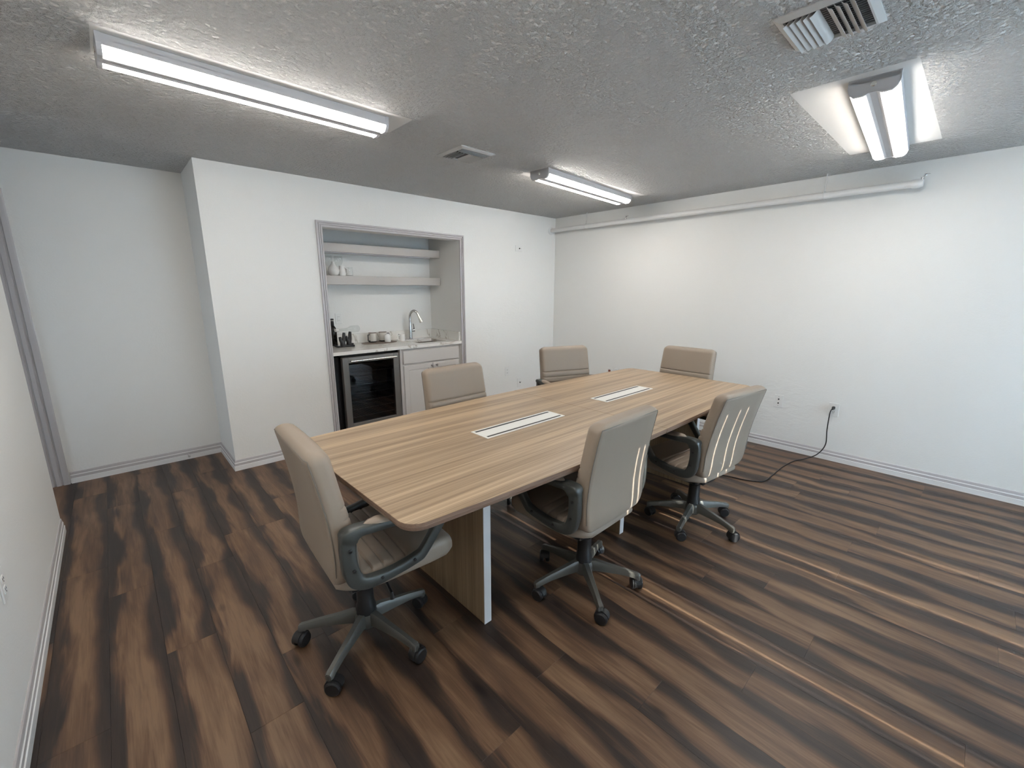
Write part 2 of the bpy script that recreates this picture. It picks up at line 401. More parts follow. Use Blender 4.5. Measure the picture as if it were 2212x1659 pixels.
for k in range(k0, k1):
    xa, xb = 1.563+k*PW, 1.563+(k+1)*PW
    xa, xb = max(xa, -1.58), min(xb, XR)
    if xb-xa < 0.02: continue
    ymax = YA if xa < XC-0.01 else (NYB if False else YB)
    ymin = YN
    y = joints.get(k, random.uniform(0, PL))
    while y > ymin: y -= PL
    while y < ymax:
        a, b = max(y, ymin), min(y+PL, ymax)
        if b-a > 0.03:
            o = bpy.data.objects.new('plank', plank_mesh(xb-xa, b-a)); col.objects.link(o); o.parent = fl
            o.location = ((xa+xb)/2, (a+b)/2, 0)
        y += PL
# niche floor strip under the units
o = MB().box(NX0, NX1, YB, NYB, -0.012, 0).build('plank', FLOOR, fl)

ce = MB().box(-1.7, XR+0.12, YN-0.12, YA+0.14, CH, CH+0.08).build('ceiling', CEIL)
tag(ce, 'grey-white popcorn textured ceiling over the whole room', 'ceiling', kind=S)
m = MB()
m.box(XC, NX0, YB, NYB, 0, CH); m.box(NX1, XR, YB, NYB, 0, CH); m.box(NX0, NX1, YB, YB+0.115, NZ, CH)
tag(m.build('wall_back', WALL), 'white back wall around the coffee bar niche', 'wall', kind=S)
tag(MB().box(NX0, NX1, YB+0.115, NYB, 2.36, CH).build('ceiling_niche', WALL), 'lowered ceiling inside the coffee bar niche', 'ceiling', kind=S)
m = MB().box(-1.7, NX1+0.02, NYB, NYB+0.1, 0, CH); m.box(-1.7, XC, YA, NYB, 0, CH)
tag(m.build('wall_alcove', WALL), 'set-back white wall of the alcove on the left, closing the niche too', 'wall', kind=S)
tag(MB().box(XR, XR+0.12, YN-0.12, NYB+0.1, 0, CH).build('wall_right', WALL), 'white right-hand wall with the pipe and the black cord', 'wall', kind=S)
tag(MB().box(XL-0.12, XL, YN, YEND, 0, CH, 0.004).build('wall_left', WALL), 'white near left wall that ends at the alcove opening', 'wall', kind=S)
hm = MB(); hm.box(-1.7, -1.6, YN, 3.70, 0, CH); hm.box(-1.7, -1.6, 4.46, YA, 0, CH); hm.box(-1.7, -1.6, 3.70, 4.46, 0, 0.1); hm.box(-1.7, -1.6, 3.70, 4.46, 1.35, CH)
tag(hm.build('wall_hall', WALL), 'white wall at the far side of the side hall', 'wall', kind=S)
DX0, DX1, DZ = 1.68, 4.45, 2.1
m = MB()
m.box(-1.7, DX0, YN-0.12, YN, 0, CH); m.box(DX1, XR, YN-0.12, YN, 0, CH); m.box(DX0, DX1, YN-0.12, YN, DZ, CH)
tag(m.build('wall_near', WALL), 'white wall behind the camera holding the glass door', 'wall', kind=S)

# glass door with vertical blinds behind the camera
w = empty('window_1', (0, YN-0.06, 0), 0, 'sliding glass door with closed vertical blinds behind the camera', 'window', kind=S)
fr = MB()
for xa, xb in ((DX0, DX0+0.05), (DX1-0.05, DX1), ((DX0+DX1)/2-0.04, (DX0+DX1)/2+0.04)): fr.box(xa, xb, -0.03, 0.03, 0, DZ)
fr.box(DX0, DX1, -0.03, 0.03, DZ-0.05, DZ); fr.box(DX0, DX1, -0.03, 0.03, 0, 0.05)
fr.build('window_frame', TRIMW, w)
MB().box(DX0+0.05, (DX0+DX1)/2-0.04, -0.004, 0.004, 0.05, DZ-0.05).build('window_pane', PANE, w)
MB().box((DX0+DX1)/2+0.04, DX1-0.05, -0.004, 0.004, 0.05, DZ-0.05).build('window_pane', PANE, w)
MB().box(DX0-0.05, DX1+0.05, 0.075, 0.115, DZ-0.02, DZ+0.05).build('blind_rail', TRIMW, w)
gaps = [1.755, 1.812, 1.895, 2.455, 2.59, 2.685, 3.20]
edges = [DX0-0.03] + gaps + [DX1+0.03]
GW = 0.010
for a, b in zip(edges, edges[1:]):
    lo, hi = a+GW/2, b-GW/2; n = max(1, round((hi-lo)/0.089)); st = (hi-lo)/n
    for i in range(n):
        dy = 0.004*(i % 2)
        MB().box(lo+i*st, min(lo+(i+1)*st+(0.004 if i < n-1 else 0), hi), 0.092+dy, 0.0935+dy, 0.02, DZ-0.02).build('blind_vane', VANE, w)

w2 = empty('window_2', (-1.65, 4.08, 0.1), 0, 'low window in the side hall behind the near left wall', 'window', kind=S)
fr = MB(); fr.box(-0.03, 0.03, -0.38, -0.34, 0, 1.25); fr.box(-0.03, 0.03, 0.34, 0.38, 0, 1.25); fr.box(-0.03, 0.03, -0.38, 0.38, 0, 0.04); fr.box(-0.03, 0.03, -0.38, 0.38, 1.21, 1.25)
fr.build('window_frame', TRIMW, w2)
MB().box(-0.003, 0.003, -0.34, 0.34, 0.04, 1.21).build('window_pane', PANE, w2)

# ------------------------------------------------------------------ baseboards, casings
BPROF = [(0, 0), (0.015, 0), (0.015, 0.040), (0.0115, 0.042), (0.0115, 0.064), (0.009, 0.0665), (0.009, 0.0695), (0.0085, 0.071), (0.006, 0.088), (0.003, 0.0925), (0, 0.093)]
BMI = [0, 0, 0, 1, 0, 0, 0, 1, 1, 1, 1]
def baseboard(name, pts, label):
    # pts: path in plan, the room lies to the right of the walking direction
    P = [Vector((x, y, 0)) for x, y in pts]; loops = []
    for i, p in enumerate(P):
        ds = []
        if i > 0: ds.append((p-P[i-1]).normalized())
        if i < len(P)-1: ds.append((P[i+1]-p).normalized())
        ns = [Vector((d.y, -d.x, 0)) for d in ds]
        nv = ns[0] if len(ns) == 1 else (ns[0]+ns[1])/(1+ns[0].dot(ns[1]))
        loops.append([p + nv*a + Vector((0, 0, z)) for a, z in BPROF])
    m = MB(); n = len(BPROF)
    for k in range(len(loops)-1):
        for i in range(n):
            j = (i+1) % n
            m.add([loops[k][i], loops[k][j], loops[k+1][j], loops[k+1][i]], [(0, 1, 2, 3)], BMI[i])
    m.add(loops[0], [tuple(range(n))]); m.add(loops[-1], [tuple(range(n))])
    o = m.build(name, [TRIMW, TRIM])
    return tag(o, label, 'baseboard', kind=S)
baseboard('baseboard_alcove', [(-0.405, YA), (XC, YA), (XC, YB), (NX0-0.058, YB)], 'grooved grey and white baseboard around the alcove and projecting corner')
baseboard('baseboard_back', [(NX1+0.058, YB), (XR, YB)], 'grooved grey and white baseboard right of the niche')
baseboard('baseboard_right', [(XR, YB), (XR, YN)], 'grooved grey and white baseboard along the right wall behind the cord')
baseboard('baseboard_left', [(XL, YN), (XL, YEND-0.02)], 'grooved grey and white baseboard along the near left wall')

CPROF = [(0.0, 0.0), (0.0, 0.012), (0.004, 0.014), (0.014, 0.014), (0.016, 0.007), (0.020, 0.007), (0.022, 0.017), (0.031, 0.017), (0.033, 0.008), (0.037, 0.008), (0.039, 0.020), (0.050, 0.019), (0.054, 0.017), (0.054, 0.0)]
def casing(name, x0, x1, zt, y, sc, label, zb=0.0):
    m = MB(); loops = []
    for cx, cz, dx, dz in ((x0, zb, -1, 0), (x0, zt, -1, 1), (x1, zt, 1, 1), (x1, zb, 1, 0)):
        loops.append([(cx+dx*a*sc, y-b, cz+dz*a*sc) for a, b in CPROF])
    m.loft(loops, True, True)
    return tag(m.build(name, TRIM), label, 'trim', kind=S)
casing('trim_1', NX0, NX1, NZ, YB, 1.0, 'grooved grey casing around the coffee bar niche')
# dark gaps in the grooves come from the real relief; the hall door casing is wider
casing('trim_2', -1.32, -0.535, 2.05, YA, 2.3, 'wide grey door casing at the left edge of the alcove')
d = empty('door_1', (-1.32, YA, 0), 0, 'white panel door in the side hall behind the near left wall', 'door', kind=S)
MB().box(0.0, 0.785, -0.012, -0.001, 0.01, 2.05).build('door_leaf', HALL, d)
for za, zb in ((0.2, 0.9), (1.05, 1.9)): MB().box(0.1, 0.685, -0.018, -0.012, za, zb, 0.003).build('door_panel', HALL, d)
MB().lathe([(0.012, 0), (0.012, 0.03), (0.026, 0.04), (0.028, 0.055), (0.018, 0.066)], 16, T=Matrix.Translation((0.72, -0.012, 1.0)) @ Matrix.Rotation(PI/2, 4, 'X')).build('door_knob', STEEL, d, 40)
t = MB(); t.tube([(0.347, YA-0.015, 0.045), (0.347, YA-0.055, 0.040)], 0.006, 8); t.tube([(0.347, YA-0.055, 0.040), (0.347, YA-0.068, 0.039)], 0.009, 10)
tag(t.build('door_stop', TRIM, None, 40), 'tiny grey door stop on the alcove baseboard', 'door stop')

# ------------------------------------------------------------------ ceiling lamps
def lamp(xa_, ya_, xb_, yb_, label):
    r = empty('ceiling_light', ((xa_+xb_)/2, (ya_+yb_)/2, CH), math.atan2(yb_-ya_, xb_-xa_), label, 'ceiling light', 'LED ceiling lights')
    h = math.hypot(xb_-xa_, yb_-ya_)/2; e = 0.016
    hb = MB().box(-h, h, -0.092, 0.092, -0.026, 0, 0.003)
    for q in (-1, 1): hb.box(-h, h, *sorted((q*0.092, q*0.0885)), -0.042, -0.02)
    hb.build('housing', LAMPG, r)
    MB().loft([[(x, a, b) for a, b in ((-0.031, -0.026), (-0.031, -0.063), (-0.024, -0.067), (-0.012, -0.062), (0.012, -0.062), (0.024, -0.067), (0.031, -0.063), (0.031, -0.026))] for x in (-h+e, h-e)]).build('spine', LAMPG, r)
    for s in (-1, 1):
        prof = [(0.0315, -0.026), (0.0315, -0.062), (0.038, -0.069), (0.058, -0.071), (0.076, -0.066), (0.086, -0.053), (0.088, -0.043), (0.088, -0.026)]
        MB().loft([[(x, s*a, b) for a, b in prof] for x in (-h+e, h-e)]).build('lens', LENS, r, 50)
    for s in (-1, 1):
        prof = [(-0.094, 0), (-0.094, -0.036), (-0.086, -0.058), (-0.070, -0.073), (-0.036, -0.074), (-0.014, -0.067), (0.014, -0.067), (0.036, -0.074), (0.070, -0.073), (0.086, -0.058), (0.094, -0.036), (0.094, 0)]
        xa, xb = sorted((s*h, s*(h-e)))
        c = MB().loft([[(x, a, b) for a, b in prof] for x in (xa, xb)]).build('end_cap', LAMPG, r)
        MB().lathe([(0.011, 0), (0.011, 0.003), (0.008, 0.005)], 14, T=Matrix.Translation((s*h, 0, -0.034)) @ Matrix.Rotation(s*PI/2, 4, 'Y')).build('knockout', STEELB, c)
for a in LAMPS: lamp(*a)

# ------------------------------------------------------------------ ceiling vents
v = empty('ceiling_vent', (2.025, 0.523, CH), 0, 'large white ceiling vent with curved blades at the top right', 'vent')
HX, HY = 0.147, 0.140
m = MB().loft([[(sx*a, sy*b, z) for sx, sy in ((-1, -1), (1, -1), (1, 1), (-1, 1))] for a, b, z in ((HX, HY, 0), (HX, HY, -0.004), (HX-0.020, HY-0.020, -0.014), (HX-0.026, HY-0.026, -0.014), (HX-0.026, HY-0.026, 0))], cap=False, ring=True)
m.build('frame', VENT, v)
MB().box(-HX+0.027, HX-0.027, -HY+0.027, HY-0.027, -0.003, -0.001).build('duct_opening', DUCT, v)
for i in range(1, 10):
    y = -HY+0.048+i*0.0202; s = 1 if i >= 5 else -1
    prof = [(0, -0.004), (0.004*s, -0.014), (0.012*s, -0.022), (0.022*s, -0.027)]
    a = [(y+p, q) for p, q in prof]; b = [(y+p, q-0.0015) for p, q in reversed(prof)]
    MB().loft([[(x, p, q) for p, q in a+b] for x in (-HX+0.027, HX-0.027)]).build('blade', VENT, v, 60)
for i in range(16):
    x = -HX+0.034+i*0.0150
    MB().box(x, x+0.002, -HY+0.03, 0.01, -0.0065, -0.0035).build('damper_bar', VENTG, v)
v = empty('ceiling_vent', (2.02, 2.655, CH), 0, 'small square ceiling vent between the two far ceiling lights', 'vent')
H = 0.148
m = MB().loft([[(sx*a, sy*a, z) for sx, sy in ((-1, -1), (1, -1), (1, 1), (-1, 1))] for a, z in ((H, 0), (H, -0.004), (H-0.022, -0.013), (H-0.03, -0.013), (H-0.03, 0))], cap=False, ring=True)
m.build('frame', VENT, v)
MB().box(-H+0.031, H-0.031, -H+0.031, H-0.031, -0.003, -0.001).build('duct_opening', DUCT, v)
for i in range(3):
    y = -H+0.045+i*0.022
    MB().loft([[(x, y, -0.004), (x, y+0.002, -0.004), (x, y-0.012, -0.020), (x, y-0.014, -0.020)] for x in (-H+0.032, H-0.032)]).build('blade', VENT, v)
for i in range(4):
    x = -H+0.045+i*0.022
    MB().loft([[(x, y, -0.004), (x+0.002, y, -0.004), (x-0.012, y, -0.019), (x-0.014, y, -0.019)] for y in (-0.04, H-0.032)]).build('blade', VENT, v)
for i in range(5):
    x = H-0.14+i*0.022
    MB().loft([[(x, y, -0.004), (x+0.002, y, -0.004), (x+0.014, y, -0.019), (x+0.012, y, -0.019)] for y in (-0.04, H-0.032)]).build('blade', VENT, v)

# ------------------------------------------------------------------ sprinkler pipe
p = empty('sprinkler_pipe', (4.50, YB, 2.275), 0, 'white sprinkler pipe running below the ceiling along the right wall', 'pipe')
yl = 0.455-YB
m = MB().tube([(0, -0.006, 0), (0, yl*0.33, -0.001), (0, yl, -0.004)], 0.027, 16); m.build('pipe_run', PIPE, p, 40)
MB().lathe([(0.028, 0), (0.052, 0.0), (0.052, 0.004), (0.036, 0.014), (0.028, 0.016)], 24, T=Matrix.Rotation(PI/2, 4, 'X')).build('wall_flange', PIPE, p, 40)
m = MB().tube([(0, yl+0.03, -0.004), (0, yl-0.005, -0.004)], 0.032, 16); m.tube([(0, yl-0.005, -0.004), (0, yl-0.03, -0.004)], [0.032, 0.024], 16)
m.build('end_coupling', PIPE, p, 40)
def sprinkler(y, nm, k):
    h = MB().tube([(0, y, 0.02), (0, y, 0.036)], 0.011, 10); h.tube([(0, y, 0.036), (-0.006, y-0.012, 0.046), (0, y-0.02, 0.052)], 0.0035, 6)
    h.tube([(0, y, 0.036), (0.006, y-0.004, 0.046), (0, y-0.02, 0.052)], 0.0035, 6); h.lathe([(0.004, 0), (0.018, 0.001), (0.018, 0.003)], 12, T=Matrix.Translation((0, y-0.02, 0.052)))
    h.build(nm, CHROME, p, 40)
sprinkler(2.93-YB, 'sprinkler_head', 0); sprinkler(yl-0.022, 'sprinkler_head', 1)
for y in (3.49, 1.03):
    h = MB(); y0 = y-YB
    h.tube([(0, y0, 0.03), (0.003, y0, 0.06), (0.012, y0, 0.075), (0.012, y0, CH-2.275)], 0.005, 8); h.build('hanger_rod', PIPE, p, 40)
    MB().tube([(0.031*math.cos(a), y0, 0.031*math.sin(a)) for a in [2*PI*k/20 for k in range(21)]], 0.0032, 6).build('hanger_ring', PIPE, p, 40)

# ------------------------------------------------------------------ outlets
def plate(name, loc, rz, label, kind='duplex', cat='outlet', horiz=False, W=0.072, HH=0.116):
    r = empty(name, loc, rz, label, cat)
    # local: wall lies at y=0, the plate comes out towards -y
    w_, h_ = (HH, W) if horiz else (W, HH)
    b = MB().box(-w_/2, w_/2, -0.006, 0, -h_/2, h_/2, 0.0025); b.build('plate', WHITE, r)
    if kind == 'duplex':
        for s in (-1, 1):
            f = MB().loft([[(x, y, z+s*0.0195) for x, z in rrect(-0.0165, 0.0165, -0.0145, 0.0145, 0.008, 4)] for y in (-0.006, -0.0085)]).build('socket', WHITE, r)
            q = MB(); q.box(-0.0075, -0.0055, -0.0092, -0.0080, s*0.0195-0.001, s*0.0195+0.007); q.box(0.0055, 0.0075, -0.0092, -0.0080, s*0.0195-0.001, s*0.0195+0.007)
            q.box(-0.002, 0.002, -0.0092, -0.0080, s*0.0195-0.009, s*0.0195-0.005); q.build('slot', DARK, f)
    if kind == 'jack':
        MB().lathe([(0.008, 0), (0.008, 0.007), (0.004, 0.007)], 12, T=Matrix.Translation((0.01, -0.006, 0)) @ Matrix.Rotation(PI/2, 4, 'X')).build('jack', DARK, r)
        MB().lathe([(0.003, 0), (0.003, 0.001)], 8, T=Matrix.Translation((0.042, -0.006, 0)) @ Matrix.Rotation(PI/2, 4, 'X')).build('screw', STEEL, r)
    if kind == 'two':
        for s in (-1, 1):
            MB().lathe([(0.007, 0), (0.007, 0.004), (0.004, 0.006)], 12, T=Matrix.Translation((0, -0.006, s*0.019)) @ Matrix.Rotation(PI/2, 4, 'X')).build('jack', DARK, r)
            MB().lathe([(0.003, 0), (0.003, 0.001)], 8, T=Matrix.Translation((0, -0.006, s*0.042)) @ Matrix.Rotation(PI/2, 4, 'X')).build('screw', STEEL, r)
    if kind == 'brown':
        for s in (-1, 1):
            f = MB().loft([[(x, y, z+s*0.0195) for x, z in rrect(-0.0165, 0.0165, -0.0145, 0.0145, 0.008, 4)] for y in (-0.006, -0.0085)]).build('socket', BRASS, r)
    if kind == 'rocker':
        MB().box(-0.017, 0.017, -0.009, -0.006, -0.034, 0.034, 0.002).build('socket_face', WHITE, r)
        for s in (-1, 1):
            q = MB(); q.box(-0.0075, -0.0055, -0.0096, -0.0088, s*0.02-0.003, s*0.02+0.005); q.box(0.0055, 0.0075, -0.0096, -0.0088, s*0.02-0.003, s*0.02+0.005); q.build('slot', DARK, r)
    return r
plate('wall_outlet', (3.705, YB, 0.463), 0, 'white duplex outlet on the back wall, higher of two beside the niche')
plate('wall_outlet', (3.925, YB, 0.285), 0, 'white outlet low on the back wall, lower of two beside the niche', 'jack')
plate('cable_plate', (3.905, YB, 2.012), 0, 'white cable plate mounted high on the back wall under the pipe flange', 'jack', 'wall plate', True)
plate('wall_outlet', (XR, 3.10, 0.475), -PI/2, 'white outlet with brown sockets on the right wall just above the table edge', 'brown')
plate('cable_plate', (XR, 2.99, 0.475), -PI/2, 'white plate beside the brown outlet, barely showing above the table', 'jack', 'wall plate')
plate('cable_plate', (XR, 1.175, 0.464), -PI/2, 'white plate with two dark jacks behind the rightmost chair', 'two', 'wall plate', False, 0.078, 0.122)
plate('wall_outlet', (XR, 0.741, 0.467), -PI/2, 'white outlet with the black plug in it on the right wall', 'duplex', 'outlet', False, 0.078, 0.122)
plate('wall_outlet', (1.816, NYB, 1.195), 0, 'white outlet on the niche back wall above the bottle rack', 'rocker')
plate('wall_outlet', (XL, 2.165, 0.495), PI/2, 'white outlet on the near left wall, cut by the picture edge')

# ------------------------------------------------------------------ conference table
ZT, TT = 0.758, 0.032
TCX, TCY = 2.135, 1.684
tb = empty('conference_table', (TCX, TCY, 0), 0, 'long boat-shaped walnut laminate conference table with two white power boxes', 'table')
HL = 1.535
def half_w(x): return 0.616 - 0.062*(x/HL)**2
def outline(x0, x1, off):
    rc = 0.075; pts = []
    n = 22
    top = []
    def edge(x): return half_w(x)-off
    xs0 = -HL+off; xs1 = HL-off
    def side(sgn):
        arr = []
        xa = xs0+rc if x0 <= -HL+1e-6 else x0; xb = xs1-rc if x1 >= HL-1e-6 else x1
        for i in range(n+1):
            x = xa+(xb-xa)*i/n; arr.append((x, sgn*edge(x)))
        return arr
    lo = side(-1); hi = side(1)[::-1]
    pts += lo
    if x1 >= HL-1e-6:
        cx = xs1-rc; w = edge(cx)
        for k in range(1, 8): a = -PI/2+PI/2*k/8; pts.append((cx+rc*math.cos(a), -(w-rc)+rc*math.sin(a)))
        pts += [(xs1, -(w-rc)), (xs1+0.006, 0), (xs1, w-rc)]
        for k in range(1, 8): a = PI/2*k/8; pts.append((cx+rc*math.cos(a), (w-rc)+rc*math.sin(a)))
    pts += hi
    if x0 <= -HL+1e-6:
        cx = xs0+rc; w = edge(cx)
        for k in range(1, 8): a = PI/2+PI/2*k/8; pts.append((cx+rc*math.cos(a), (w-rc)+rc*math.sin(a)))
        pts += [(xs0, w-rc), (xs0-0.006, 0), (xs0, -(w-rc))]
        for k in range(1, 8): a = PI+PI/2*k/8; pts.append((cx+rc*math.cos(a), -(w-rc)+rc*math.sin(a)))
    return pts
SEAMX = 0.028
for x0, x1 in ((-HL, SEAMX-0.0014), (SEAMX+0.0014, HL)):
    m = MB()
    lv = [(ZT, 0.0012), (ZT-0.0012, 0.0), (ZT-0.013, 0.0), (ZT-0.0142, 0.0012), (ZT-0.0154, 0.0), (ZT-TT+0.004, 0.003), (ZT-TT, 0.007)]
    loops = [[(x, y, z) for x, y in outline(x0, x1, off)] for z, off in lv]
    n = len(loops[0])
    m.add(loops[0], [tuple(range(n))], 0)
    for a in range(len(loops)-1):
        m.add(loops[a]+loops[a+1], [(i, (i+1) % n, n+(i+1) % n, n+i) for i in range(n)], 0 if a == 0 else 1)
    m.add(loops[-1], [tuple(range(n))], 1)
    m.build('tabletop', [TABLE, EDGE], tb)
for lx in (1.060-TCX, 2.154-TCX, 3.145-TCX):
    pn = MB().box(lx, lx+0.038, -0.362, 0.362, 0, ZT-TT).build('leg_panel', TABLE_V, tb)
    for s in (-1, 1):
        ya, yb = sorted((s*0.362, s*0.366))
        MB().box(lx-0.0005, lx+0.0385, ya, yb, 0, ZT-TT).build('edge_strip', LEGEDGE, pn)
for xa, xb in ((1.098, 2.154), (2.192, 3.145)):
    MB().box(xa-TCX, xb-TCX, -0.05, -0.022, 0.36, ZT-TT).build('modesty_panel', TABLE_V, tb)
for bx in (1.628, 2.690):
    g = bpy.data.objects.new('power_box', None); col.objects.link(g); g.parent = tb; g.location = (bx-TCX, 1.676-TCY+(0.013 if bx > 2 else 0), ZT)
    g.empty_display_size = 0.05
    HXb, HYb = 0.302, 0.071
    m = MB().loft([[(sx*a, sy*(HYb-(HXb-a)), z) for sx, sy in ((-1, -1), (1, -1), (1, 1), (-1, 1))] for a, z in ((HXb, 0), (HXb, 0.002), (HXb-0.002, 0.0035), (HXb-0.012, 0.0035), (HXb-0.012, 0.0004))], cap=False)
    m.build('frame', BOXWHITE, g)
    MB().box(-HXb+0.012, HXb-0.012, -HYb+0.012, HYb-0.012, 0.0002, 0.0008).build('slot', DARK, g)
    MB().box(-HXb+0.0135, HXb-0.0135, -HYb+0.030, HYb-0.030, 0.0008, 0.0030, 0.001).build('lid', BOXWHITE, g)

# ------------------------------------------------------------------ office chairs
REAR = [(0.43, -0.166), (0.50, -0.180), (0.61, -0.177), (0.73, -0.188), (0.85, -0.208), (0.93, -0.224), (1.0, -0.240)]
FRONT = [(0.43, -0.085), (0.52, -0.085), (0.60, -0.088), (0.69, -0.100), (0.75, -0.112), (0.82, -0.128), (0.90, -0.142), (0.96, -0.154), (1.0, -0.162)]
HW = [(0.43, 0.228), (0.5, 0.238), (0.6, 0.243), (0.75, 0.243), (0.9, 0.240), (1.0, 0.236)]
BTOP, BBOT = 0.988, 0.460
GROOVES = (0.640, 0.685, 0.730, 0.776)
def back_section(z):
    yr, yf, hw = smooth_tab(REAR, z), smooth_tab(FRONT, z), smooth_tab(HW, z)
    for g in GROOVES: yf -= 0.0065*math.exp(-((z-g)/0.0042)**2)
    R = 0.040
    if z > BTOP-R: t = (z-(BTOP-R))/R; hw -= R*(1-math.sqrt(max(0, 1-t*t)))
    Rt = 0.030
    if z > BTOP-Rt: t = (z-(BTOP-Rt))/Rt; k = Rt*(1-math.sqrt(max(0, 1-t*t))); yr += k; yf -= k
    Rb = 0.060
    if z < BBOT+Rb: t = ((BBOT+Rb)-z)/Rb; hw -= Rb*(1-math.sqrt(max(0, 1-t*t)))
    Rc = 0.018
    if z < BBOT+Rc: t = ((BBOT+Rc)-z)/Rc; k = Rc*(1-math.sqrt(max(0, 1-t*t))); yr += k; yf -= k
    return yr, yf, hw
def office_chair(loc, rz, dz, base_phase, label, lean=0.0):
    c = empty('office_chair', (loc[0], loc[1], 0), rz, label, 'chair', 'taupe office chairs around the table')
    # backrest
    zs = sorted(set([BBOT+0.06*(1-math.cos(k/8*PI/2)) for k in range(9)] + [BTOP-0.04*(1-math.cos(k/10*PI/2)) for k in range(11)] +
                    [BBOT+0.06+(BTOP-0.04-BBOT-0.06)*k/22 for k in range(23)] + [g+d for g in GROOVES for d in (-0.009, -0.0045, 0, 0.0045, 0.009)]))
    loops = []
    for z in zs:
        yr, yf, hw = back_section(z)
        lp = []
        for x, y in rrect(-hw, hw, yr, yf, 0.024, 4, 6):
            bul = 0.010*(1-min(1, (abs(x)/max(hw, 1e-6)))**2)
            t = (y-yr)/max(yf-yr, 1e-6); lp.append((x, y+bul*(t-0.35)+lean*(z-0.5), z+dz))
        loops.append(lp)
    bk = MB().loft(loops).build('backrest', LEATHER, c, 60)
    pz = [z for z in zs if BBOT+0.05 < z < BTOP-0.008]
    def pp(s, z):
        yr, yf, hw = back_section(z); return (s*(hw-0.006), yr+0.005+lean*(z-0.5), z+dz)
    topz = BTOP-0.0190; yr, yf, hw = back_section(topz)
    path = [pp(-1, z) for z in pz if z < topz] + [(x, yr-0.001+lean*(topz-0.5), topz+dz) for x in [hw*(k/6)*0.9 for k in range(-6, 7)]] + [pp(1, z) for z in reversed(pz) if z < topz]
    MB().tube(path, 0.0024, 6).build('piping', SEAM, bk, 60)
    # seat
    ZTt = [(-0.160, 0.450), (-0.14, 0.472), (-0.09, 0.497), (0.0, 0.503), (0.15, 0.508), (0.25, 0.506), (0.29, 0.500), (0.305, 0.484)]
    ZBt = [(-0.160, 0.430), (-0.14, 0.420), (0.0, 0.412), (0.2, 0.412), (0.28, 0.414), (0.305, 0.428)]
    HWs = [(-0.160, 0.17), (-0.14, 0.20), (-0.08, 0.236), (-0.03, 0.242), (0.2, 0.243), (0.28, 0.240), (0.305, 0.226)]
    ys = sorted(set([-0.160+0.465*k/30 for k in range(31)] + [g+d for g in (-0.045, 0.0, 0.045, 0.09) for d in (-0.008, -0.004, 0, 0.004, 0.008)]))
    loops = []
    for y in ys:
        zt, zb, hw = smooth_tab(ZTt, y, 0.012), smooth_tab(ZBt, y, 0.012), smooth_tab(HWs, y, 0.012)
        for g in (-0.045, 0.0, 0.045, 0.09): zt -= 0.006*math.exp(-((y-g)/0.004)**2)
        loops.append([(x, y, z+dz+0.006*(1-(x/0.245)**2)*(1 if z > 0.46 else 0)) for x, z in rrect(-hw, hw, zb, zt, 0.026, 4, 6)])
    MB().loft(loops).build('seat', LEATHER, c, 60)
    MB().box(-0.2, 0.2, -0.12, 0.22, 0.400+dz, 0.416+dz, 0.008).build('seat_pan', BLACK, c)
    # looped arms
    outer = [(-0.156, .708), (-0.165, .668), (-0.166, .60), (-0.160, .54), (-0.143, .497), (-0.112, .472), (-0.06, .462), (0.03, .468), (0.12, .482), (0.155, .500), (0.215, .575), (0.272, .650), (0.284, .672), (0.272, .690), (0.20, .699), (0.05, .706), (-0.06, .714), (-0.115, .717)]
    inner = [(-0.105, .672), (-0.111, .645), (-0.112, .60), (-0.106, .555), (-0.094, .524), (-0.074, .509), (0.0, .503), (0.06, .510), (0.115, .522), (0.138, .536), (0.192, .608), (0.226, .655), (0.230, .668), (0.20, .674), (0.10, .674), (0.03, .676), (-0.05, .679), (-0.088, .682)]
    def den(P): 
        Q = P+[P[0]]; Q = [Vector((a, b, 0)) for a, b in Q]
        out = []; n = len(P)
        for i in range(n):
            p0, p1, p2, p3 = [Vector((*P[j % n], 0)) for j in (i-1, i, i+1, i+2)]
            for k in range(3):
                t = k/3; q = 0.5*((2*p1)+(p2-p0)*t+(2*p0-5*p1+4*p2-p3)*t*t+(3*p1-p0-3*p2+p3)*t**3); out.append((q.x, q.y))
        return out
    O, I = den(outer), den(inner)
    for s in (-1, 1):
        secs = []
        for (oy, oz), (iy, iz) in zip(O, I):
            o3, i3 = Vector((0, oy, oz+dz)), Vector((0, iy, iz+dz)); dv = (i3-o3); Ln = dv.length; dv.normalize()
            wx = 0.017 if oz < 0.69 else 0.026
            cx = s*(0.274); b = min(0.007, Ln*0.35)
            lp = []
            for a, x in ((0, -wx+b), (b*0.35, -wx+b*0.35), (b, -wx), (Ln-b, -wx), (Ln-b*0.35, -wx+b*0.35), (Ln, -wx+b), (Ln, wx-b), (Ln-b*0.35, wx-b*0.35), (Ln-b, wx), (b, wx), (b*0.35, wx-b*0.35), (0, wx-b)):
                q = o3+dv*a; lp.append((cx+x, q.y, q.z))
            secs.append(lp)
        ar = MB().loft(secs, ring=True).build('armrest', ARM, c, 50)
        # padded top
        loops = []
        for k in range(13):
            t = -1+2*k/12; y = 0.055+0.135*t; w = 0.025*math.sqrt(max(0, 1-abs(t)**5)); zt = lerp_tab([(-0.12, .716), (0.05, .7055), (0.2, .6985)], y)
            w = max(w, 0.004)
            loops.append([(s*0.274+w*math.cos(a), y, zt-0.002+dz+0.018*math.sin(a)*(w/0.025)) for a in [2*PI*q/12 for q in range(12)]])
        MB().loft(loops).build('arm_pad', LEATHER, ar, 60)
